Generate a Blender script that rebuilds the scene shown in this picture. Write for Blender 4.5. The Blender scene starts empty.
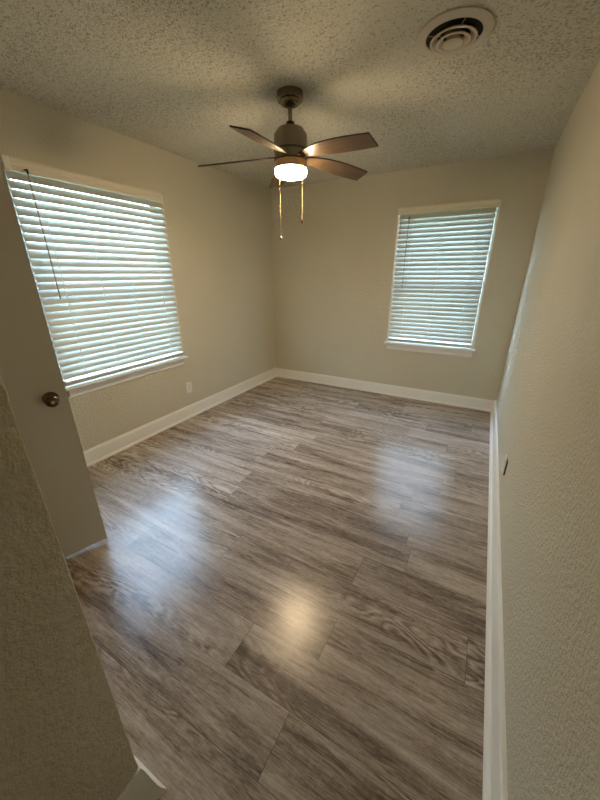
import bpy, bmesh, math, random
import numpy as np
from mathutils import Vector, Matrix

random.seed(7)
np.random.seed(7)
SC = bpy.context.scene
COL = SC.collection
PI = math.pi

# ------------------------------------------------------------------ camera
cam_d = bpy.data.cameras.new('camera')
cam = bpy.data.objects.new('camera', cam_d)
COL.objects.link(cam)
SC.camera = cam
cam_d.sensor_fit = 'VERTICAL'
cam_d.sensor_height = 36.0
cam_d.lens = 325.84 / 800 * 36.0
cam_d.clip_start = 0.01
_r = Vector((0.8755, 0.4833, -0.0039)); _u = Vector((-0.1719, 0.3191, 0.932)); _f = Vector((-0.4517, 0.8153, -0.3624))
M3 = Matrix((_r, _u, -_f)).transposed()
cam.matrix_world = Matrix.Translation((-0.2696, -3.9907, 1.4572)) @ M3.to_4x4()

# ------------------------------------------------------------------ sky
SKY = 14.0
SKY_LOBE = 1.7
world = bpy.data.worlds.new('sky')
SC.world = world
world.use_nodes = True
nt = world.node_tree
nt.nodes.clear()
out = nt.nodes.new('ShaderNodeOutputWorld')
bg = nt.nodes.new('ShaderNodeBackground')
tc = nt.nodes.new('ShaderNodeTexCoord')
sep = nt.nodes.new('ShaderNodeSeparateXYZ')
ramp = nt.nodes.new('ShaderNodeValToRGB')
nt.links.new(tc.outputs['Generated'], sep.inputs[0])
nt.links.new(sep.outputs['Z'], ramp.inputs[0])
nt.links.new(ramp.outputs[0], bg.inputs[0])
# brighter part of the sky, high on the left side of the house
lobe = nt.nodes.new('ShaderNodeVectorMath'); lobe.operation = 'DOT_PRODUCT'
lobe.inputs[1].default_value = (-0.70, 0.02, 0.714)
nt.links.new(tc.outputs['Generated'], lobe.inputs[0])
lmap = nt.nodes.new('ShaderNodeMapRange'); lmap.interpolation_type = 'SMOOTHSTEP'
lmap.inputs['From Min'].default_value = 0.55
lmap.inputs['From Max'].default_value = 0.98
lmap.inputs['To Min'].default_value = SKY
lmap.inputs['To Max'].default_value = SKY * SKY_LOBE
nt.links.new(lobe.outputs['Value'], lmap.inputs['Value'])
nt.links.new(lmap.outputs[0], bg.inputs['Strength'])
nt.links.new(bg.outputs[0], out.inputs[0])
ramp.color_ramp.elements[0].position = 0.0
ramp.color_ramp.elements[0].color = (0.70, 0.88, 1.0, 1)
ramp.color_ramp.elements[1].position = 0.9
ramp.color_ramp.elements[1].color = (0.42, 0.60, 1.0, 1)

LAMP_EMISSION = 118.0
SC.view_settings.view_transform = 'Standard'
SC.view_settings.look = 'None'
SC.view_settings.gamma = 1.0
SC.view_settings.use_curve_mapping = False
SC.view_settings.exposure = 0.52
cy = SC.cycles
cy.use_denoising = True
cy.max_bounces = 16
cy.diffuse_bounces = 8
cy.glossy_bounces = 4
cy.transmission_bounces = 8
cy.transparent_max_bounces = 12
cy.sample_clamp_indirect = 10.0


# ------------------------------------------------------------------ materials
def new_mat(name):
    m = bpy.data.materials.new(name)
    m.use_nodes = True
    n = m.node_tree
    b = n.nodes['Principled BSDF']
    return m, n, b


def bump_noise(n, b, scale, strength, dist, detail=3.0, rough=0.6, kind='Object'):
    t = n.nodes.new('ShaderNodeTexCoord')
    no = n.nodes.new('ShaderNodeTexNoise')
    no.inputs['Scale'].default_value = scale
    no.inputs['Detail'].default_value = detail
    no.inputs['Roughness'].default_value = rough
    bu = n.nodes.new('ShaderNodeBump')
    bu.inputs['Strength'].default_value = strength
    bu.inputs['Distance'].default_value = dist
    n.links.new(t.outputs[kind], no.inputs['Vector'])
    n.links.new(no.outputs['Fac'], bu.inputs['Height'])
    n.links.new(bu.outputs[0], b.inputs['Normal'])
    return t, no, bu


def paint(name, col, rough=0.6, mottling=0.05, scale=90, strength=0.25, dist=0.004, spec=0.3):
    m, n, b = new_mat(name)
    b.inputs['Roughness'].default_value = rough
    b.inputs['Specular IOR Level'].default_value = spec
    t, no, bu = bump_noise(n, b, scale, strength, dist)
    n2 = n.nodes.new('ShaderNodeTexNoise')
    n2.inputs['Scale'].default_value = 2.2
    n2.inputs['Detail'].default_value = 4
    n.links.new(t.outputs['Object'], n2.inputs['Vector'])
    mx = n.nodes.new('ShaderNodeMix'); mx.data_type = 'RGBA'
    mx.inputs['A'].default_value = tuple(c * (1 - mottling) for c in col) + (1,)
    mx.inputs['B'].default_value = tuple(min(1, c * (1 + mottling)) for c in col) + (1,)
    n.links.new(n2.outputs['Fac'], mx.inputs['Factor'])
    n.links.new(mx.outputs['Result'], b.inputs['Base Color'])
    return m


def plain(name, col, rough=0.5, metal=0.0, spec=0.5, nscale=60, nstr=0.05):
    m, n, b = new_mat(name)
    b.inputs['Base Color'].default_value = (*col, 1)
    b.inputs['Roughness'].default_value = rough
    b.inputs['Metallic'].default_value = metal
    b.inputs['Specular IOR Level'].default_value = spec
    bump_noise(n, b, nscale, nstr, 0.002)
    return m


WALL_C = (0.65, 0.61, 0.49)
M = {}
M['wall'] = paint('cream_wall_paint', WALL_C, 0.55, 0.04, 85, 0.9, 0.010)
M['wall_hall'] = paint('cream_hall_paint', WALL_C, 0.6, 0.05, 50, 0.9, 0.010)
def ceiling_mat():
    m = paint('popcorn_ceiling', (0.70, 0.68, 0.575), 0.9, 0.08, 130, 0.9, 0.008, 0.1)
    n = m.node_tree
    b = n.nodes['Principled BSDF']
    src = b.inputs['Base Color'].links[0].from_socket
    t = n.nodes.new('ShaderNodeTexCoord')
    no = n.nodes.new('ShaderNodeTexNoise')          # dark specks painted in for the shade among the lumps
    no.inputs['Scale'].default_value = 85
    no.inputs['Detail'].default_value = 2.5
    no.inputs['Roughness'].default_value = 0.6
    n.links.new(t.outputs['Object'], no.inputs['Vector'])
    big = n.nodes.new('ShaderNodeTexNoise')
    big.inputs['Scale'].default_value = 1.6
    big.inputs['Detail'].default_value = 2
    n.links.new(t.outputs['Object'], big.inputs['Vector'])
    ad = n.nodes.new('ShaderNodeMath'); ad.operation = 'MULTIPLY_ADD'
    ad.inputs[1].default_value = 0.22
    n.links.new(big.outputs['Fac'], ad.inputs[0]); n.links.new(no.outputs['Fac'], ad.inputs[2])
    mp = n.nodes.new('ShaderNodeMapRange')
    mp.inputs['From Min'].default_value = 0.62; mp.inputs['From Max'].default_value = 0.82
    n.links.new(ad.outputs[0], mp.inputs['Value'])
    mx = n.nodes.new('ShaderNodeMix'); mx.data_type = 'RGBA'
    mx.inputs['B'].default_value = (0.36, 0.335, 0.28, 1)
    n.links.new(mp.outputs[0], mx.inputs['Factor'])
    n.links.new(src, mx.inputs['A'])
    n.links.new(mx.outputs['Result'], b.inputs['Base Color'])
    return m


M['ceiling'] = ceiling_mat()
M['trim'] = plain('white_trim_paint', (0.86, 0.85, 0.80), 0.35, nscale=40, nstr=0.04)
M['door'] = plain('greige_door_paint', (0.70, 0.66, 0.56), 0.45, nscale=150, nstr=0.10)
M['plastic'] = plain('white_plastic', (0.82, 0.80, 0.74), 0.35)
M['valance'] = plain('cream_valance', (0.74, 0.69, 0.56), 0.4)
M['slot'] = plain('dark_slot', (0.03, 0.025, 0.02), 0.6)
M['nickel'] = plain('brushed_nickel', (0.27, 0.235, 0.18), 0.24, 1.0, nscale=200, nstr=0.03)
M['nickel_dark'] = plain('dark_bronze', (0.05, 0.042, 0.033), 0.4, 0.9)
M['brass'] = plain('aged_brass', (0.55, 0.42, 0.24), 0.3, 1.0)
M['knob'] = plain('dark_antique_knob', (0.16, 0.13, 0.10), 0.25, 1.0)
M['vent'] = plain('vent_enamel', (0.62, 0.56, 0.46), 0.45)
M['duct'] = plain('dark_duct', (0.02, 0.018, 0.015), 0.8)
M['wand'] = plain('grey_wand', (0.30, 0.27, 0.22), 0.3)
M['cord'] = plain('white_cord', (0.80, 0.80, 0.76), 0.7)
M['blade_edge'] = plain('blade_edge', (0.025, 0.018, 0.013), 0.5)
M['lawn'] = paint('lawn', (0.20, 0.22, 0.12), 0.9, 0.3, 30, 0.6, 0.03)
M['crystal'] = plain('silver_pull', (0.85, 0.84, 0.80), 0.15, 0.7)
M['wood_pull'] = plain('brown_wood_pull', (0.16, 0.06, 0.03), 0.4)


def slat_mat():
    m, n, b = new_mat('blind_slat_vinyl')
    b.inputs['Base Color'].default_value = (0.53, 0.55, 0.52, 1)
    b.inputs['Roughness'].default_value = 0.4
    bump_noise(n, b, 40, 0.03, 0.002)
    tr = n.nodes.new('ShaderNodeBsdfTranslucent')
    tr.inputs['Color'].default_value = (0.80, 0.88, 0.80, 1)
    mx = n.nodes.new('ShaderNodeMixShader')
    mx.inputs[0].default_value = 0.06
    o = n.nodes['Material Output']
    n.links.new(b.outputs[0], mx.inputs[1])
    n.links.new(tr.outputs[0], mx.inputs[2])
    n.links.new(mx.outputs[0], o.inputs['Surface'])
    return m


def glass_mat():
    m, n, b = new_mat('window_glass')
    n.nodes.remove(b)
    tr = n.nodes.new('ShaderNodeBsdfTransparent')
    tr.inputs['Color'].default_value = (0.93, 0.97, 0.95, 1)
    gl = n.nodes.new('ShaderNodeBsdfGlossy')
    gl.inputs['Roughness'].default_value = 0.02
    fr = n.nodes.new('ShaderNodeFresnel')
    fr.inputs['IOR'].default_value = 1.45
    mx = n.nodes.new('ShaderNodeMixShader')
    o = n.nodes['Material Output']
    ge = n.nodes.new('ShaderNodeNewGeometry')      # reflect at the outer faces only, as clear thin glass does
    su = n.nodes.new('ShaderNodeMath'); su.operation = 'SUBTRACT'; su.use_clamp = True
    n.links.new(fr.outputs[0], su.inputs[0]); n.links.new(ge.outputs['Backfacing'], su.inputs[1])
    n.links.new(su.outputs[0], mx.inputs[0])
    n.links.new(tr.outputs[0], mx.inputs[1])
    n.links.new(gl.outputs[0], mx.inputs[2])
    n.links.new(mx.outputs[0], o.inputs['Surface'])
    return m


def lamp_mat():
    m, n, b = new_mat('lit_frosted_lamp_glass')
    b.inputs['Base Color'].default_value = (0.9, 0.85, 0.75, 1)
    b.inputs['Emission Color'].default_value = (1.0, 0.75, 0.45, 1)
    b.inputs['Emission Strength'].default_value = LAMP_EMISSION
    b.inputs['Roughness'].default_value = 0.3
    return m


def blade_mat():
    m, n, b = new_mat('blade_walnut')
    t = n.nodes.new('ShaderNodeTexCoord')
    mp = n.nodes.new('ShaderNodeMapping')
    mp.inputs['Scale'].default_value = (4, 70, 4)
    no = n.nodes.new('ShaderNodeTexNoise')
    no.inputs['Scale'].default_value = 1.0
    no.inputs['Detail'].default_value = 6
    no.inputs['Distortion'].default_value = 0.6
    rp = n.nodes.new('ShaderNodeValToRGB')
    rp.color_ramp.elements[0].position = 0.3
    rp.color_ramp.elements[0].color = (0.06, 0.036, 0.019, 1)
    rp.color_ramp.elements[1].position = 0.75
    rp.color_ramp.elements[1].color = (0.15, 0.098, 0.052, 1)
    n.links.new(t.outputs['Object'], mp.inputs[0])
    n.links.new(mp.outputs[0], no.inputs['Vector'])
    n.links.new(no.outputs['Fac'], rp.inputs[0])
    n.links.new(rp.outputs[0], b.inputs['Base Color'])
    b.inputs['Roughness'].default_value = 0.38
    return m


def floor_mat():
    m, n, b = new_mat('taupe_oak_vinyl_plank')
    L = n.links.new
    at = n.nodes.new('ShaderNodeAttribute'); at.attribute_name = 'seed'
    t = n.nodes.new('ShaderNodeTexCoord')
    s = n.nodes.new('ShaderNodeSeparateXYZ'); L(t.outputs['Object'], s.inputs[0])

    def math_(op, a, b_):
        k = n.nodes.new('ShaderNodeMath'); k.operation = op
        for i, v in enumerate((a, b_)):
            if isinstance(v, (int, float)):
                k.inputs[i].default_value = v
            else:
                L(v, k.inputs[i])
        return k.outputs[0]

    def vec(sx, sy, kx, ky, kz):
        c = n.nodes.new('ShaderNodeCombineXYZ')
        L(math_('ADD', math_('MULTIPLY', s.outputs['X'], sx), math_('MULTIPLY', at.outputs['Fac'], kx)), c.inputs[0])
        L(math_('ADD', math_('MULTIPLY', s.outputs['Y'], sy), math_('MULTIPLY', at.outputs['Fac'], ky)), c.inputs[1])
        L(math_('MULTIPLY', at.outputs['Fac'], kz), c.inputs[2])
        return c.outputs[0]

    def noise(v, scale, detail, rough, dist):
        k = n.nodes.new('ShaderNodeTexNoise')
        L(v, k.inputs['Vector'])
        k.inputs['Scale'].default_value = scale
        k.inputs['Detail'].default_value = detail
        k.inputs['Roughness'].default_value = rough
        k.inputs['Distortion'].default_value = dist
        return k.outputs['Fac']

    def smooth(v, lo, hi):
        k = n.nodes.new('ShaderNodeMapRange'); k.interpolation_type = 'SMOOTHSTEP'
        L(v, k.inputs['Value'])
        k.inputs['From Min'].default_value = lo; k.inputs['From Max'].default_value = hi
        return k.outputs[0]

    broad = noise(vec(0.8, 8.0, 31, 17, 11), 1.3, 4, 0.55, 0.7)       # wide dark and light bands
    grain = noise(vec(3.4, 40.0, 53, 29, 7), 1.0, 9, 0.74, 0.9)       # streaky grain
    fine = noise(vec(26.0, 230.0, 13, 41, 5), 1.0, 4, 0.7, 0.3)       # pores and saw marks
    saw = noise(vec(150.0, 12.0, 3, 43, 23), 1.0, 2, 0.5, 0.2)        # faint cross-cut marks
    # contour lines of a slow field give the cathedral figure, only on parts of a board
    fld = noise(vec(1.3, 5.5, 71, 37, 3), 1.0, 4, 0.45, 0.5)
    ring = math_('PINGPONG', math_('MULTIPLY', fld, 19.0), 0.5)
    ring = math_('SUBTRACT', math_('MULTIPLY', ring, 2.0), 0.5)
    ring = math_('MULTIPLY', ring, smooth(noise(vec(0.9, 4.0, 23, 83, 29), 1.0, 2, 0.4, 0.3), 0.46, 0.62))
    crack = smooth(noise(vec(2.2, 46.0, 97, 61, 19), 1.0, 5, 0.62, 1.1), 0.56, 0.68)      # thin dark mineral streaks
    mixv = math_('ADD', math_('ADD', math_('MULTIPLY', broad, 0.46), math_('MULTIPLY', grain, 0.46)),
                 math_('ADD', math_('MULTIPLY', fine, 0.36), math_('MULTIPLY', ring, 0.17)))
    mixv = math_('ADD', mixv, math_('MULTIPLY', saw, 0.06))
    mixv = math_('SUBTRACT', mixv, math_('MULTIPLY', crack, 0.09))
    mixv = math_('ADD', mixv, math_('MULTIPLY', math_('SUBTRACT', at.outputs['Fac'], 0.5), 0.07))
    mixv = math_('SUBTRACT', mixv, 0.15)
    rp = n.nodes.new('ShaderNodeValToRGB')
    els = rp.color_ramp.elements
    els[0].position = 0.32; els[0].color = (0.080, 0.058, 0.045, 1)
    els[1].position = 0.71; els[1].color = (0.64, 0.56, 0.48, 1)
    e = els.new(0.42); e.color = (0.185, 0.142, 0.113, 1)
    e = els.new(0.54); e.color = (0.385, 0.315, 0.26, 1)
    L(mixv, rp.inputs[0])
    L(rp.outputs[0], b.inputs['Base Color'])
    b.inputs['Roughness'].default_value = 0.235
    b.inputs['Specular IOR Level'].default_value = 0.5
    bu = n.nodes.new('ShaderNodeBump')
    bu.inputs['Strength'].default_value = 0.12
    bu.inputs['Distance'].default_value = 0.002
    L(math_('ADD', grain, fine), bu.inputs['Height'])
    L(bu.outputs[0], b.inputs['Normal'])
    return m


M['slat'] = slat_mat()
M['glass'] = glass_mat()
M['lamp'] = lamp_mat()
M['blade'] = blade_mat()
M['floor'] = floor_mat()
M['groove'] = plain('plank_groove', (0.05, 0.04, 0.03), 0.8)


# ------------------------------------------------------------------ mesh helpers
class MB:
    """Collects shapes into one mesh."""

    def __init__(self):
        self.v = []; self.f = []; self.mi = []

    def add(self, verts, faces, mi=0):
        o = len(self.v)
        self.v += [tuple(p) for p in verts]
        for f in faces:
            self.f.append(tuple(i + o for i in f)); self.mi.append(mi)

    def box(self, a, b, bev=0.0, mi=0):
        lo = [min(a[i], b[i]) for i in range(3)]; hi = [max(a[i], b[i]) for i in range(3)]
        bm = bmesh.new()
        bmesh.ops.create_cube(bm, size=1.0)
        for v in bm.verts:
            v.co = Vector([(lo[i] + hi[i]) / 2 + v.co[i] * (hi[i] - lo[i]) for i in range(3)])
        if bev > 0:
            bmesh.ops.bevel(bm, geom=list(bm.edges), offset=bev, segments=2, profile=0.5, affect='EDGES')
        self.bm(bm, mi)

    def bm(self, bm, mi=0, mat=None):
        bm.verts.index_update()
        vs = [(mat @ v.co if mat else v.co) for v in bm.verts]
        self.add(vs, [[v.index for v in f.verts] for f in bm.faces], mi)
        bm.free()

    def lathe(self, prof, c=(0, 0, 0), seg=48, mi=0, closed=False):
        """prof: list of (r, z) turned about the vertical through c."""
        vs = []; fs = []
        n = len(prof)
        for r, z in prof:
            for k in range(seg):
                a = 2 * PI * k / seg
                vs.append((c[0] + r * math.cos(a), c[1] + r * math.sin(a), c[2] + z))
        rng = range(n) if closed else range(n - 1)
        for i in rng:
            j = (i + 1) % n
            for k in range(seg):
                l = (k + 1) % seg
                fs.append((i * seg + k, i * seg + l, j * seg + l, j * seg + k))
        self.add(vs, fs, mi)

    def tube(self, pts, r, seg=8, mi=0):
        pts = [Vector(p) for p in pts]
        vs = []; fs = []
        for i, p in enumerate(pts):
            d = (pts[min(i + 1, len(pts) - 1)] - pts[max(i - 1, 0)]).normalized()
            a = d.cross(Vector((0, 0, 1)))
            if a.length < 1e-4:
                a = d.cross(Vector((1, 0, 0)))
            a.normalize(); b = d.cross(a)
            for k in range(seg):
                t = 2 * PI * k / seg
                vs.append(p + r * (math.cos(t) * a + math.sin(t) * b))
        for i in range(len(pts) - 1):
            for k in range(seg):
                l = (k + 1) % seg
                fs.append((i * seg + k, i * seg + l, (i + 1) * seg + l, (i + 1) * seg + k))
        fs.append(tuple(range(seg - 1, -1, -1)))
        fs.append(tuple(range((len(pts) - 1) * seg, len(pts) * seg)))
        self.add(vs, fs, mi)

    def prism(self, poly, axis_fn, t0, t1, mi=0):
        """poly: 2-D outline; axis_fn(p, q, t) -> xyz; extruded from t0 to t1."""
        n = len(poly)
        vs = [axis_fn(p, q, t0) for p, q in poly] + [axis_fn(p, q, t1) for p, q in poly]
        fs = [(i, (i + 1) % n, n + (i + 1) % n, n + i) for i in range(n)]
        fs += [tuple(range(n - 1, -1, -1)), tuple(range(n, 2 * n))]
        self.add(vs, fs, mi)

    def build(self, name, mats, parent=None, smooth=False, origin=None, angle=40):
        me = bpy.data.meshes.new(name)
        o3 = Vector(origin) if origin else Vector((0, 0, 0))
        me.from_pydata([tuple(Vector(p) - o3) for p in self.v], [], self.f)
        if not isinstance(mats, (list, tuple)):
            mats = [mats]
        for m in mats:
            me.materials.append(m)
        me.polygons.foreach_set('material_index', self.mi)
        bm = bmesh.new(); bm.from_mesh(me)
        bmesh.ops.recalc_face_normals(bm, faces=bm.faces)
        bm.to_mesh(me); bm.free()
        if smooth:
            me.polygons.foreach_set('use_smooth', [True] * len(me.polygons))
            me.set_sharp_from_angle(angle=math.radians(angle))
        me.update()
        ob = bpy.data.objects.new(name, me)
        ob.location = o3
        COL.objects.link(ob)
        if parent is not None:
            ob.parent = parent
            ob.matrix_parent_inverse = Matrix.Identity(4)
            ob.location = o3 - parent.location if origin else -parent.location
        return ob


def struct(o):
    o['kind'] = 'structure'
    return o


def tag(o, label, cat, group=None):
    o['label'] = label; o['category'] = cat
    if group:
        o['group'] = group
    return o


def empty(name, loc):
    o = bpy.data.objects.new(name, None)
    o.empty_display_size = 0.05
    o.location = loc
    COL.objects.link(o)
    return o


# ------------------------------------------------------------------ the room
XL, XR, YF, H = -2.897, 0.008, 0.0, 2.44
YN, XH, YB = -3.79, -0.911, -5.3       # front wall, hall wall, back of the hall
T = 0.13
L_OPEN = (-2.838, -1.728, 0.66, 2.072)    # y0 y1 z0 z1 of the left window opening
R_OPEN = (-1.246, -0.336, 0.66, 2.072)    # x0 x1 z0 z1 of the far window opening


def planks():
    me = bpy.data.meshes.new('floor')
    vs = []; fs = []; seeds = []; mi = []
    rng = random.Random(11)
    w = 0.1965
    y0 = -3.612
    fixed = {0: -0.635, 2: -0.618, 3: -1.315, 4: -0.623, 6: -0.44, 8: -0.50}
    e = 0.0007
    x_lo, x_hi = XL - 0.02, 0.06
    k_lo = int(math.floor((YB - 0.05 - y0) / w)); k_hi = int(math.ceil((0.03 - y0) / w))
    for k in range(k_lo, k_hi):
        ya, yb = y0 + k * w, y0 + (k + 1) * w
        j = fixed.get(k, -rng.random() * 1.22)
        xs = [j + 1.22 * q for q in range(-4, 4)]
        cuts = [x_lo] + [x for x in xs if x_lo < x < x_hi] + [x_hi]
        for a, b in zip(cuts[:-1], cuts[1:]):
            o = len(vs)
            vs += [(a + e, ya + e, 0), (b - e, ya + e, 0), (b - e, yb - e, 0), (a + e, yb - e, 0)]
            fs.append((o, o + 1, o + 2, o + 3)); seeds.append(rng.random()); mi.append(0)
    o = len(vs)
    X0, X1, Y0, Y1 = x_lo, x_hi, YB - 0.1, 0.05
    vs += [(X0, Y0, -0.0015), (X1, Y0, -0.0015), (X1, Y1, -0.0015), (X0, Y1, -0.0015)]
    fs.append((o, o + 1, o + 2, o + 3)); seeds.append(0.5); mi.append(1)
    vs += [(X0, Y0, -0.08), (X1, Y0, -0.08), (X1, Y1, -0.08), (X0, Y1, -0.08)]
    fs.append((o + 7, o + 6, o + 5, o + 4)); seeds.append(0.5); mi.append(1)
    me.from_pydata(vs, [], fs)
    me.materials.append(M['floor']); me.materials.append(M['groove'])
    me.polygons.foreach_set('material_index', mi)
    at = me.attributes.new('seed', 'FLOAT', 'FACE')
    at.data.foreach_set('value', seeds)
    ob = bpy.data.objects.new('floor', me)
    COL.objects.link(ob)
    return struct(ob)


planks()


def popcorn():
    """Sprayed popcorn ceiling: a fine grid with real lumps, smoother by the right wall."""
    dx = 0.0085
    x0, x1, y0, y1 = XL - 0.02, XR + 0.02, -4.4, 0.02
    nx = int((x1 - x0) / dx); ny = int((y1 - y0) / dx)
    r = np.random.RandomState(3)
    a = r.rand(ny, nx)
    lump = np.clip((a - 0.52) / 0.48, 0, 1) ** 1.4
    sm = lump.copy()
    sm[1:-1, 1:-1] = lump[1:-1, 1:-1] * 0.62 + 0.095 * (lump[:-2, 1:-1] + lump[2:, 1:-1] + lump[1:-1, :-2] + lump[1:-1, 2:])
    c = r.rand(ny // 12 + 2, nx // 12 + 2)           # patches with more and less texture
    gy, gx = np.meshgrid(np.linspace(0, c.shape[0] - 1.001, ny), np.linspace(0, c.shape[1] - 1.001, nx), indexing='ij')
    iy = gy.astype(int); ix = gx.astype(int); fy = gy - iy; fx = gx - ix
    den = (c[iy, ix] * (1 - fy) * (1 - fx) + c[iy + 1, ix] * fy * (1 - fx) + c[iy, ix + 1] * (1 - fy) * fx + c[iy + 1, ix + 1] * fy * fx)
    X = np.linspace(x0, x1, nx)[None, :].repeat(ny, 0); Y = np.linspace(y0, y1, ny)[:, None].repeat(nx, 1)
    amp = 0.009 * (0.45 + 0.75 * den)
    edge = np.clip((XR - 0.10 - X) / 0.35, 0.18, 1) * np.clip((-Y) / 0.25, 0.3, 1) * np.clip((X - XL) / 0.25, 0.35, 1)
    Z = H - sm * amp * edge
    V = np.stack([X + (r.rand(ny, nx) - .5) * dx * .6, Y + (r.rand(ny, nx) - .5) * dx * .6, Z], -1).reshape(-1, 3)
    i = np.arange(nx * ny).reshape(ny, nx)
    F = np.stack([i[:-1, :-1], i[1:, :-1], i[1:, 1:], i[:-1, 1:]], -1).reshape(-1, 4)
    me = bpy.data.meshes.new('ceiling')
    nv = len(V); nf = len(F)
    back = [(x0, y0, H + .1), (x1, y0, H + .1), (x1, y1, H + .1), (x0, y1, H + .1),
            (x0, YB - .1, H), (x1, YB - .1, H), (x1, y0, H), (x0, y0, H), (x0, YB - .1, H + .1), (x1, YB - .1, H + .1)]
    me.from_pydata(V.tolist() + back, [], F.tolist() + [(nv, nv + 1, nv + 2, nv + 3), (nv + 7, nv + 6, nv + 5, nv + 4), (nv + 8, nv + 9, nv + 1, nv)])
    me.polygons.foreach_set('use_smooth', [True] * len(me.polygons))
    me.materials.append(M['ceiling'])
    ob = bpy.data.objects.new('ceiling', me)
    COL.objects.link(ob)
    return struct(ob)


popcorn()


def wall_with_hole(name, mk, u0, u1, hole, mat):
    """mk(u, d, z) -> xyz; d is 0 at the room face and T outside."""
    a, b, z0, z1 = hole
    m = MB()
    for (p, q, r, s) in ((u0, a, 0, H), (b, u1, 0, H), (a, b, 0, z0), (a, b, z1, H)):
        m.box(mk(p, 0, r), mk(q, T, s))
    return struct(m.build(name, mat))


wall_with_hole('wall_left', lambda u, d, z: (XL - d, u, z), YN - T, YF + T, L_OPEN, M['wall'])
wall_with_hole('wall_far', lambda u, d, z: (u, YF + d, z), XL, XR + T, R_OPEN, M['wall'])
m = MB(); m.box((XR, YB, 0), (XR + T, YF, H)); struct(m.build('wall_right', M['wall']))
m = MB(); m.box((XL, YB - T, 0), (XR + T, YB, H)); struct(m.build('wall_back', M['wall']))
DO = (-2.205, -1.585, 2.045)              # doorway in the front wall
m = MB()
m.box((XL, YN - T, 0), (DO[0], YN, H)); m.box((DO[1], YN - T, 0), (XH - T, YN, H)); m.box((DO[0], YN - T, DO[2]), (DO[1], YN, H))
struct(m.build('wall_front', M['wall']))
m = MB(); m.box((XL, YB, 0), (XL + 0.02, YN - T, H)); struct(m.build('wall_closet', M['wall']))


def hall_wall():
    """Hall wall whose outside corner is a slightly ragged rounded bead."""
    m = MB()
    rng = np.random.RandomState(5)
    nz = 260
    R = 0.004
    zs = np.linspace(0, H, nz)
    jit = rng.randn(nz); jit = np.convolve(jit, [.25, .5, .25], 'same') * 0.0006
    ring = []
    for i, z in enumerate(zs):
        pts = [(XH, YB)]
        for yy in (-4.4, -4.0, -3.86):
            pts.append((XH, yy))
        for k in range(7):
            a = k / 6 * PI / 2
            rr = R + jit[i] + rng.randn() * 0.0002
            pts.append((XH - R + rr * math.cos(a), YN - R + rr * math.sin(a)))
        pts += [(XH - T, YN), (XH - T, YB)]
        ring.append([(x, y, z) for x, y in pts])
    n = len(ring[0])
    vs = [p for r in ring for p in r]
    fs = []
    for i in range(nz - 1):
        for k in range(n):
            l = (k + 1) % n
            fs.append((i * n + k, i * n + l, (i + 1) * n + l, (i + 1) * n + k))
    fs.append(tuple(range(n))); fs.append(tuple((nz - 1) * n + k for k in range(n)))
    m.add(vs, fs)
    return struct(m.build('wall_hall', M['wall_hall'], smooth=True, angle=50))


hall_wall()


# ------------------------------------------------------------------ baseboards
def baseboard(name, path, prof):
    """Sweep prof (distance from wall, z) along path; the room lies to the left of the path."""
    P = [Vector(p) for p in path]
    rings = []
    for i, p in enumerate(P):
        ns = []
        if i > 0:
            d = (P[i] - P[i - 1]).normalized(); ns.append(Vector((-d.y, d.x)))
        if i < len(P) - 1:
            d = (P[i + 1] - P[i]).normalized(); ns.append(Vector((-d.y, d.x)))
        if len(ns) == 2:
            s = ns[0] + ns[1]; off = s / (s.length_squared / 2)
        else:
            off = ns[0]
        rings.append([(p.x + off.x * t, p.y + off.y * t, z) for t, z in prof])
    n = len(prof)
    m = MB()
    fs = []
    for i in range(len(P) - 1):
        for k in range(n):
            l = (k + 1) % n
            fs.append((i * n + k, i * n + l, (i + 1) * n + l, (i + 1) * n + k))
    fs += [tuple(range(n)), tuple((len(P) - 1) * n + k for k in range(n))]
    m.add([q for r in rings for q in r], fs)
    return struct(m.build(name, M['trim'], smooth=True, angle=30))


def profile(h, tb, ts):
    return [(-0.004, 0), (-0.004, h), (tb * 0.35, h), (tb * 0.55, h - 0.004), (tb * 0.62, h - 0.010), (tb * 0.62, h - 0.014),
            (tb * 0.9, h - 0.018), (tb, h - 0.026), (tb, 0.020), (tb + ts * 0.5, 0.0185), (tb + ts * 0.85, 0.012), (tb + ts, 0.004), (tb + ts, 0)]


PA = profile(0.135, 0.013, 0.012)
baseboard('baseboard_left', [(XL, -0.002), (XL, YN)], PA)
baseboard('baseboard_far', [(XR, YF), (XL, YF)], profile(0.132, 0.012, 0.010))
baseboard('baseboard_right', [(XR, YB), (XR, YF)],
          [(-0.004, 0), (-0.004, 0.140), (0.012, 0.140), (0.016, 0.136), (0.018, 0.126), (0.018, 0.020), (0.027, 0.0185), (0.034, 0.012), (0.037, 0.004), (0.037, 0)])


def hall_baseboard():
    """Runs along the hall wall and turns the outside corner; it kicks out a little at the corner."""
    prof = [(-0.004, 0), (-0.004, 0.142), (0.003, 0.142), (0.008, 0.120), (0.013, 0.080), (0.019, 0.040), (0.024, 0.020), (0.030, 0.010), (0.034, 0)]
    n = len(prof)
    k_ = lambda z: (1 - z / 0.142)
    rings = [[(XH + t, YB, z) for t, z in prof],
             [(XH + t, YN - 0.004, z) for t, z in prof],
             [(XH + t + (0.012 * k_(z) if t > 0 else 0), YN + t + (0.000 if t > 0 else 0), z) for t, z in prof],
             [(XH - 0.03, YN + t, z) for t, z in prof],
             [(DO[1] + 0.06, YN + t, z) for t, z in prof]]
    fs = [(i * n + k, i * n + (k + 1) % n, (i + 1) * n + (k + 1) % n, (i + 1) * n + k) for i in range(4) for k in range(n)]
    fs += [tuple(range(n)), tuple(4 * n + k for k in range(n))]
    m = MB(); m.add([p for r in rings for p in r], fs)
    return struct(m.build('baseboard_hall', M['trim'], smooth=True, angle=30))


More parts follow.
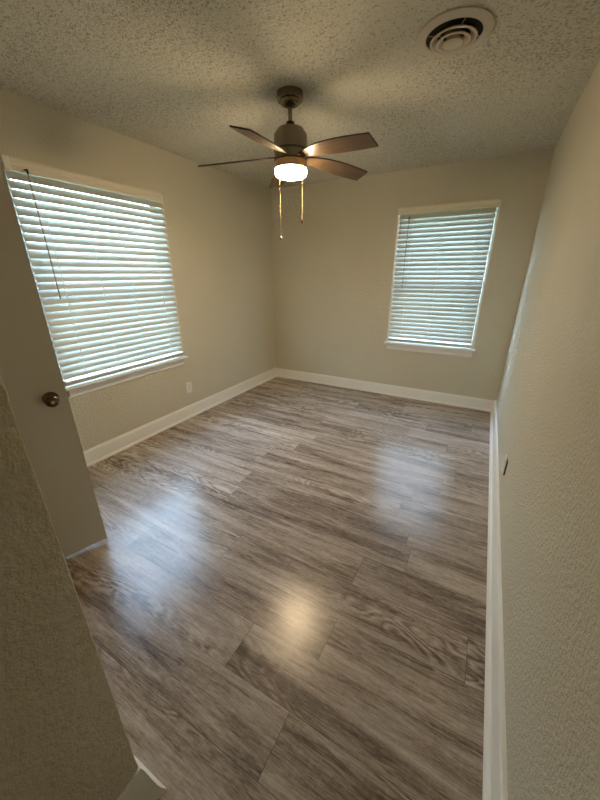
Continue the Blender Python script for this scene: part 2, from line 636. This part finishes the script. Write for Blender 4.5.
hall_baseboard()
baseboard('baseboard_front', [(XL, YN), (DO[0] - 0.06, YN)], [(a, b) for a, b in PA])

# doorway lining in the front wall
m = MB()
m.box((DO[0], YN - T, 0), (DO[0] + 0.012, YN - 0.002, DO[2])); m.box((DO[1] - 0.012, YN - T, 0), (DO[1], YN - 0.002, DO[2]))
m.box((DO[0], YN - T, DO[2] - 0.012), (DO[1], YN - 0.002, DO[2]))
struct(m.build('trim_1', M['trim']))


# ------------------------------------------------------------------ windows
def window(idx, mk, u0, u1, su0, su1, rail_z):
    """mk(u, d, z): d > 0 into the room. u0..u1 the opening; su0..su1 the stool."""
    z0, z1 = 0.68, 2.072
    w = empty('window_%d' % idx, mk((u0 + u1) / 2, 0, z0))
    struct(w)
    # painted frame strips round the opening and the reveal behind them
    m = MB()
    s = 0.020
    for a, b in ((u0 - s, u0 + 0.004), (u1 - 0.004, u1 + s)):
        m.box(mk(a, -0.002, z0), mk(b, 0.010, z1 + s), 0.002)
    m.box(mk(u0 - s, -0.002, z1), mk(u1 + s, 0.010, z1 + s), 0.002)
    for a, b in ((u0 - 0.001, u0 + 0.008), (u1 - 0.008, u1 + 0.001)):
        m.box(mk(a, -T, z0), mk(b, 0, z1))
    m.box(mk(u0, -T, z1 - 0.008), mk(u1, 0, z1 + 0.001))
    m.build('window_frame', M['trim'], w)
    # two sashes, the upper one set further out
    zm = rail_z
    for nm, za, zb, d in (('upper_sash', zm - 0.02, z1 - 0.01, -0.085), ('lower_sash', z0, zm + 0.02, -0.055)):
        m = MB()
        f = 0.045
        m.box(mk(u0 + 0.008, d - 0.014, za), mk(u0 + 0.008 + f, d + 0.014, zb), 0.002)
        m.box(mk(u1 - 0.008 - f, d - 0.014, za), mk(u1 - 0.008, d + 0.014, zb), 0.002)
        m.box(mk(u0 + 0.05, d - 0.014, za), mk(u1 - 0.05, d + 0.014, za + (0.085 if nm == 'lower_sash' else f)), 0.002)
        m.box(mk(u0 + 0.05, d - 0.014, zb - f), mk(u1 - 0.05, d + 0.014, zb), 0.002)
        so = m.build(nm, M['trim'], w)
        m = MB()
        m.box(mk(u0 + 0.04, d - 0.002, za + 0.03), mk(u1 - 0.04, d + 0.002, zb - 0.03))
        g = m.build('glass_pane', M['glass'], so)
        g.location = (0, 0, 0)
    # stool with a rounded nose, and the apron under it
    pr = [(-T, 0.657), (-T, 0.678), (0.052, 0.678), (0.059, 0.675), (0.062, 0.668), (0.059, 0.661), (0.052, 0.658)]
    m = MB()
    m.prism(pr, lambda p, q, t: mk(t, p, q), su0, su1)
    m.build('window_sill', M['trim'], w, smooth=True, angle=30)
    pr = [(-0.002, 0.657), (-0.002, 0.588), (0.008, 0.588), (0.013, 0.593), (0.013, 0.617), (0.017, 0.621), (0.017, 0.627), (0.020, 0.631),
          (0.020, 0.637), (0.024, 0.641), (0.024, 0.647), (0.028, 0.651), (0.028, 0.657)]
    m = MB()
    m.prism(pr, lambda p, q, t: mk(t, p, q), su0 + 0.022, su1 - 0.022)
    m.build('apron', M['trim'], w)
    return w


def blind(label, mk, u0, u1, v0, v1, ladders, wand_u, wand_d, zt, zb, n_slats, dc, wand_z, ret):
    """u0..u1 slats; v0..v1 valance; dc: distance of the slat centres from the wall face."""
    b = empty('window_blind', mk((u0 + u1) / 2, dc, zb))
    tag(b, label, 'window blind', 'horizontal slat blinds')
    # moulded valance across the top
    vz0, vz1 = 2.026, 2.092
    vd = 0.062
    pr = [(vd - 0.014, vz0), (vd - 0.004, vz0), (vd - 0.002, vz0 + 0.010), (vd - 0.006, vz0 + 0.014), (vd - 0.006, vz0 + 0.032), (vd - 0.001, vz0 + 0.038),
          (vd + 0.001, vz0 + 0.048), (vd + 0.005, vz0 + 0.054), (vd + 0.005, vz1), (vd - 0.014, vz1)]
    m = MB()
    m.prism(pr, lambda p, q, t: mk(t, p, q), v0, v1)
    va = m.build('valance', M['valance'], b, smooth=True, angle=25)
    m = MB()
    for q in ((v0, v0 + 0.012), (v1 - 0.012, v1)):
        m = MB()
        m.box(mk(q[0], 0.001, vz0), mk(q[1], vd - 0.010, vz1), 0.001)
        e = m.build('valance_return', M['plastic'], va); e.location = (0, 0, 0)
    if ret:
        m = MB()
        m.box(mk(v0 - 0.002, vd - 0.02, vz0 - 0.002), mk(v0 + 0.035, vd + 0.0075, vz1 + 0.001), 0.002)
        e = m.build('valance_clip', M['plastic'], va); e.location = (0, 0, 0)
    # head rail
    m = MB()
    m.box(mk(u0 + 0.002, dc - 0.028, 2.036), mk(u1 - 0.002, dc + 0.016, 2.080), 0.003)
    m.build('head_rail', M['plastic'], b)
    # slats, lower edge towards the room
    W_, th, tilt = 0.053, 0.0026, math.radians(64)
    m = MB()
    ztop = zt
    pitch = (ztop - zb - 0.006) / n_slats
    ct, st = math.cos(tilt), math.sin(tilt)
    for i in range(n_slats):
        zc = ztop - pitch * (i + 0.5)
        jit = random.uniform(-0.03, 0.03)
        c_, s_ = math.cos(tilt + jit), math.sin(tilt + jit)
        up = []; dn = []
        for k in range(6):
            x = -W_ / 2 + W_ * k / 5
            h = 0.0028 * (1 - (2 * x / W_) ** 2)
            for L_, o in ((up, th / 2), (dn, -th / 2)):
                y = h + o
                L_.append((dc + x * c_ + y * s_, zc - x * s_ + y * c_))
        poly = up + dn[::-1]
        m.prism(poly, lambda p, q, t: mk(t, p, q), u0, u1)
    m.build('slats', M['slat'], b, smooth=True, angle=50)
    # bottom rail: a thick bar with a plug under every ladder
    zr = 0.696
    pr = [(dc - 0.024, zr), (dc + 0.022, zr), (dc + 0.025, zr + 0.003), (dc + 0.026, zr + 0.026), (dc + 0.023, zr + 0.031), (dc - 0.024, zr + 0.040)]
    m = MB()
    m.prism(pr, lambda p, q, t: mk(t, p, q), u0, u1)
    br = m.build('bottom_rail', M['slat'], b, smooth=True, angle=30)
    for u in ladders:
        m = MB()
        m.tube([mk(u, dc + 0.024, zr + 0.015), mk(u, dc + 0.0275, zr + 0.015)], 0.0055, 12)
        p = m.build('rail_plug', M['wand'], br, smooth=True); p.location = (0, 0, 0)
    # ladder cords: a front and a back string and a rung under each slat
    for u in ladders:
        m = MB()
        df = dc + W_ / 2 * ct + 0.003; db = dc - W_ / 2 * ct - 0.003
        m.tube([mk(u, df, zb), mk(u, df, 2.037)], 0.0014, 6)
        m.tube([mk(u, db, zb), mk(u, db, 2.037)], 0.0011, 6)
        for i in range(n_slats):
            zc = ztop - pitch * (i + 0.5)
            m.tube([mk(u - 0.003, df, zc - W_ / 2 * st - 0.003), mk(u + 0.005, db, zc + W_ / 2 * st - 0.003)], 0.0011, 6)
            m.tube([mk(u - 0.004, df + 0.001, zc - W_ / 2 * st + 0.006), mk(u + 0.004, df + 0.001, zc - W_ / 2 * st - 0.008)], 0.0034, 6)
        m.build('ladder_cord', M['cord'], b)
    # tilt wand with its hook
    m = MB()
    m.tube([mk(wand_u, wand_d - 0.006, wand_z[0]), mk(wand_u, wand_d, (wand_z[0] + wand_z[1]) / 2), mk(wand_u, wand_d, wand_z[1])], 0.0042, 6)
    wo = m.build('tilt_wand', M['wand'], b, smooth=True)
    m = MB()
    m.tube([mk(wand_u, wand_d - 0.03, wand_z[0] + 0.012), mk(wand_u, wand_d - 0.004, wand_z[0] + 0.010), mk(wand_u, wand_d - 0.004, wand_z[0] - 0.012)], 0.0055, 8)
    h = m.build('wand_hook', M['nickel_dark'], wo); h.location = (0, 0, 0)
    return b


mkL = lambda u, d, z: (XL + d, u, z)
mkR = lambda u, d, z: (u, YF - d, z)
window(1, mkL, L_OPEN[0], L_OPEN[1], -2.857, -1.700, 1.36)
window(2, mkR, R_OPEN[0], R_OPEN[1], -1.280, -0.294, 1.36)
blind('wide slat blind on the left wall window, beside the open door, with grey tilt wand',
      mkL, -2.846, -1.738, -2.857, -1.762, (-2.69, -2.42, -2.165, -1.88), -2.752, 0.085, 2.030, 0.738, 27, 0.030, (2.030, 1.30), True)
blind('narrower slat blind on the far wall window, near the right-hand corner of the room',
      mkR, -1.238, -0.346, -1.254, -0.328, (-1.093, -0.79, -0.48), -1.130, 0.085, 2.030, 0.738, 28, 0.026, (1.985, 1.29), False)


# ------------------------------------------------------------------ door
def door():
    e = Vector((-1.9665, -3.2475)); d = Vector((-0.330, -0.944)).normalized(); n = Vector((0.944, -0.330)).normalized()
    mk = lambda s, t, z: (e.x + d.x * s + n.x * t, e.y + d.y * s + n.y * t, z)
    w, th, z0, z1 = 0.560, 0.035, 0.032, 2.035
    m = MB()
    bm = bmesh.new(); bmesh.ops.create_cube(bm, size=1)
    for v in bm.verts:
        v.co = Vector(mk((v.co.x + .5) * w, (v.co.y - .5) * th, z0 + (v.co.z + .5) * (z1 - z0)))
    bmesh.ops.bevel(bm, geom=list(bm.edges), offset=0.002, segments=2, affect='EDGES')
    m.bm(bm)
    dr = m.build('door_1', M['door'])
    struct(dr)
    # knob on each face
    for sgn in (1, -1):
        m = MB()
        prof = [(0.0, 0.0), (0.031, 0.0), (0.033, 0.003), (0.031, 0.008), (0.015, 0.012), (0.012, 0.020), (0.014, 0.030), (0.024, 0.037), (0.0285, 0.047), (0.0275, 0.056), (0.021, 0.064), (0.010, 0.068), (0.0, 0.069)]
        seg = 32
        vs = []
        c0 = Vector(mk(0.062, 0.0 if sgn > 0 else -th, 0.914)); ax = Vector((n.x, n.y, 0)) * sgn
        a1 = Vector((d.x, d.y, 0)); a2 = Vector((0, 0, 1))
        for r, z in prof:
            for k in range(seg):
                a = 2 * PI * k / seg
                vs.append(c0 + ax * z + (a1 * math.cos(a) + a2 * math.sin(a)) * r)
        fs = [(i * seg + k, i * seg + (k + 1) % seg, (i + 1) * seg + (k + 1) % seg, (i + 1) * seg + k) for i in range(len(prof) - 1) for k in range(seg)]
        m.add(vs, fs)
        kn = m.build('door_knob', M['knob'], dr, smooth=True, angle=40)
        # keyhole button in the middle of the knob
        m = MB()
        p = c0 + ax * 0.066
        m.tube([p, p + ax * 0.006], 0.007, 16)
        m.build('lock_button', M['brass'], kn, smooth=True)
    # latch in the free edge
    m = MB()
    bm = bmesh.new(); bmesh.ops.create_cube(bm, size=1)
    for v in bm.verts:
        v.co = Vector(mk(-0.006 + (v.co.x) * 0.013, -th / 2 + v.co.y * 0.014, 0.914 + v.co.z * 0.022))
    bmesh.ops.bevel(bm, geom=list(bm.edges), offset=0.002, segments=1, affect='EDGES')
    m.bm(bm)
    m.build('latch', M['brass'], dr)
    # hinges on the hinge side
    for z in (0.25, 1.05, 1.82):
        m = MB()
        m.tube([mk(w + 0.001, -th - 0.004, z - 0.045), mk(w + 0.001, -th - 0.004, z + 0.045)], 0.006, 10)
        m.build('hinge', M['brass'], dr, smooth=True)


door()


# ------------------------------------------------------------------ ceiling fan
def fan():
    cx, cy_ = -1.485, -1.902
    root = empty('ceiling_fan', (cx, cy_, H))
    tag(root, 'five-blade ceiling fan with brushed nickel motor and glowing drum light', 'ceiling fan')
    c = (cx, cy_, 0)
    m = MB()
    m.lathe([(0.0, H), (0.074, H), (0.077, H - 0.003), (0.077, H - 0.038), (0.074, H - 0.041), (0.058, H - 0.042), (0.054, H - 0.056), (0.050, H - 0.059), (0.0, H - 0.059)], c, 48)
    m.build('canopy', M['nickel'], root, smooth=True, angle=30)
    m = MB()
    m.lathe([(0.0, H - 0.056), (0.034, H - 0.056), (0.030, H - 0.064), (0.014, H - 0.070), (0.0, H - 0.070)], c, 32)
    m.build('hanger_ball', M['nickel_dark'], root, smooth=True)
    m = MB(); m.tube([(cx, cy_, H - 0.055), (cx, cy_, 2.29)], 0.0125, 20)
    m.build('downrod', M['nickel'], root, smooth=True, angle=60)
    m = MB()
    m.lathe([(0.0, 2.303), (0.016, 2.303), (0.024, 2.297), (0.029, 2.285), (0.030, 2.272), (0.030, 2.268), (0.0, 2.268)], c, 32)
    m.build('rod_cover', M['nickel_dark'], root, smooth=True, angle=50)
    m = MB()
    m.lathe([(0.0, 2.274), (0.030, 2.274), (0.070, 2.268), (0.080, 2.262), (0.083, 2.254), (0.085, 2.248), (0.094, 2.244), (0.100, 2.234), (0.101, 2.222), (0.101, 2.158), (0.0, 2.158)], c, 64)
    m.build('motor_housing', M['nickel'], root, smooth=True, angle=35)
    m = MB(); m.lathe([(0.0, 2.159), (0.1025, 2.159), (0.1025, 2.153), (0.0, 2.153)], c, 64)
    m.build('seam_ring', M['nickel_dark'], root, smooth=True, angle=40)
    m = MB(); m.lathe([(0.0, 2.153), (0.099, 2.153), (0.099, 2.106), (0.0, 2.106)], c, 64)
    m.build('blade_hub', M['nickel'], root, smooth=True, angle=40)
    m = MB(); m.lathe([(0.0, 2.107), (0.1025, 2.107), (0.1025, 2.101), (0.0, 2.101)], c, 64)
    m.build('seam_ring', M['nickel_dark'], root, smooth=True, angle=40)
    m = MB(); m.lathe([(0.0, 2.101), (0.099, 2.101), (0.100, 2.062), (0.096, 2.060), (0.0, 2.060)], c, 64)
    m.build('light_fitter', M['brass'], root, smooth=True, angle=40)
    m = MB(); m.lathe([(0.0, 2.061), (0.097, 2.061), (0.099, 2.056), (0.0985, 2.036), (0.093, 2.026), (0.080, 2.020), (0.05, 2.017), (0.0, 2.016)], c, 64)
    m.build('lamp_shade', M['lamp'], root, smooth=True, angle=60)
    # blades: outline in (r, w); w > 0 is the lower, straighter edge
    up = [(0.070, -0.006), (0.10, -0.022), (0.16, -0.046), (0.24, -0.064), (0.33, -0.072), (0.42, -0.071), (0.50, -0.065), (0.578, -0.056)]
    lo = [(0.574, 0.056), (0.50, 0.057), (0.40, 0.056), (0.30, 0.050), (0.20, 0.040), (0.12, 0.027), (0.070, 0.010)]
    outl = up + lo
    th = 0.0075
    pit = -0.258
    proto = None
    bm_ = MB()
    n = len(outl)
    cp, sp = math.cos(pit), math.sin(pit)
    def P(r, w, t):            # pitched about its axis and drooping a little towards the tip
        return (r, w * cp - t * sp, w * sp + t * cp - (r - 0.07) * 0.066)
    vs = [P(r, w, -th / 2) for r, w in outl] + [P(r, w, th / 2) for r, w in outl]
    bm_.add(vs, [tuple(range(n))], 0)
    bm_.add(vs, [tuple(range(n, 2 * n))], 1)
    bm_.add(vs, [(i, (i + 1) % n, n + (i + 1) % n, n + i) for i in range(n)], 1)
    for k in range(5):
        if proto is None:
            proto = bm_.build('blade', [M['blade'], M['blade_edge']], None)
            bpy.context.view_layer.update()
            o = proto
        else:
            o = proto.copy(); COL.objects.link(o)
        o.parent = root
        o.matrix_parent_inverse = Matrix.Identity(4)
        o.location = (0, 0, 2.127 - H)
        o.rotation_euler = (0, 0, -0.212 + k * 2 * PI / 5)
    # pull chains
    for x, y, z1, mat, nm in ((-1.503, -2.006, 1.672, M['crystal'], 'silver'), (-1.385, -1.9375, 1.765, M['wood_pull'], 'wood')):
        m = MB()
        d = Vector((x - cx, y - cy_, 0)).normalized()
        z0 = 2.085
        p0 = Vector((cx, cy_, z0)) + d * 0.096
        q0 = Vector((x, y, z0 - 0.006)); q1 = Vector((x, y, z1))
        m.tube([p0, Vector((x, y, z0)), q0, q1 + Vector((0, 0, 0.01))], 0.0008, 6)
        nb = int((q1 - q0).length / 0.006)
        for i in range(nb):                 # beads
            p = q0.lerp(q1, (i + .5) / nb)
            m.lathe([(0.0003, 0.0016), (0.0015, 0.0), (0.0003, -0.0016)], p, 6)
        ch = m.build('pull_chain', M['brass'], root, smooth=True)
        m = MB()
        pc = q1
        if nm == 'silver':
            m.lathe([(0.0005, 0.014), (0.003, 0.012), (0.003, 0.006), (0.008, 0.002), (0.0095, -0.005), (0.007, -0.012), (0.0005, -0.015)], pc, 16)
        else:
            m.lathe([(0.0005, 0.016), (0.004, 0.013), (0.007, 0.002), (0.0075, -0.006), (0.005, -0.013), (0.0005, -0.015)], pc, 16)
        kn = m.build('chain_pull', mat, ch, smooth=True)
        kn['label'] = 'round silver pull' if nm == 'silver' else 'dark brown wooden pull'
        kn.location = (0, 0, 0)
    return root


fan()


# ------------------------------------------------------------------ ceiling diffuser
def vent():
    cx, cy_ = -0.600, -1.985
    root = empty('ceiling_vent', (cx, cy_, H))
    tag(root, 'round beige ceiling air diffuser with concentric rings, near the right wall', 'air vent')
    c = (cx, cy_, 0)
    m = MB()
    m.lathe([(0.155, H - 0.002), (0.156, H - 0.008), (0.150, H - 0.011), (0.126, H - 0.015), (0.119, H - 0.0165), (0.115, H - 0.014), (0.117, H - 0.009), (0.150, H - 0.002)], c, 64, closed=True)
    m.build('flange', M['vent'], root, smooth=True, angle=35)
    m = MB(); m.lathe([(0.0, H - 0.0085), (0.118, H - 0.0085), (0.118, H - 0.007), (0.0, H - 0.007)], c, 48)
    m.build('duct_opening', M['duct'], root)
    for r0, z0, r1, z1 in ((0.070, 0.011, 0.097, 0.030), (0.046, 0.012, 0.071, 0.036)):
        m = MB()
        m.lathe([(r0, H - z0), (r1 - 0.006, H - z1 + 0.004), (r1, H - z1 + 0.002), (r1 - 0.001, H - z1), (r1 - 0.010, H - z1 - 0.001), (r0 - 0.004, H - z0 - 0.006)], c, 64, closed=True)
        m.build('ring', M['vent'], root, smooth=True, angle=40)
    m = MB()
    m.lathe([(0.0, H - 0.012), (0.022, H - 0.012), (0.040, H - 0.036), (0.041, H - 0.040), (0.037, H - 0.042), (0.0, H - 0.043)], c, 48)
    m.build('centre_disc', M['vent'], root, smooth=True, angle=40)
    m = MB()
    for k in range(4):
        a = k * PI / 2 + 0.5
        ca, sa = math.cos(a), math.sin(a)
        m.tube([(cx + 0.02 * ca, cy_ + 0.02 * sa, H - 0.016), (cx + 0.112 * ca, cy_ + 0.112 * sa, H - 0.014)], 0.002, 6)
    m.build('spokes', M['vent'], root)


vent()


# ------------------------------------------------------------------ wall outlets
def outlet(label, mk, u, z, th, gap=0.0):
    root = empty('power_outlet', mk(u, 0, z - 0.058))
    tag(root, label, 'electrical outlet')
    if gap:                    # dark box added behind the plate, standing in for its shaded near edge
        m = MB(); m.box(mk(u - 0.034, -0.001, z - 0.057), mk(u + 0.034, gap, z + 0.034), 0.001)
        m.build('plate_shade_box', M['slot'], root)
    m = MB(); m.box(mk(u - 0.036, gap - 0.001, z - 0.058), mk(u + 0.036, th, z + 0.058), min(0.003, (th - gap) * 0.45))
    m.build('cover_plate', M['plastic'], root)
    for dz in (0.0195, -0.0195):
        m = MB(); m.box(mk(u - 0.017, th - 0.003, z + dz - 0.0145), mk(u + 0.017, th + 0.0015, z + dz + 0.0145), 0.003)
        f = m.build('receptacle', M['plastic'], root)
        m = MB()
        for du, h in ((-0.0065, 0.0045), (0.0065, 0.0035)):
            m.box(mk(u + du - 0.0013, th, z + dz + 0.002 - h), mk(u + du + 0.0013, th + 0.002, z + dz + 0.004 + h))
        m.box(mk(u - 0.0025, th, z + dz - 0.0105), mk(u + 0.0025, th + 0.002, z + dz - 0.0055))
        s = m.build('slots', M['slot'], f); s.location = (0, 0, 0)
    m = MB(); a = Vector(mk(u, th - 0.001, z)); b = Vector(mk(u, th + 0.0018, z))
    m.tube([a, b], 0.0032, 12)
    m.build('screw', M['nickel'], root)


outlet('white duplex outlet on the left wall, below and right of the wide window', mkL, -1.690, 0.327, 0.007)
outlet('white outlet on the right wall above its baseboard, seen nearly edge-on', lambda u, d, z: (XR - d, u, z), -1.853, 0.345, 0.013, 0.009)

# ------------------------------------------------------------------ the ground outside
m = MB()
m.box((-30, -30, -0.65), (30, 30, -0.5))
struct(m.build('ground', M['lawn']))
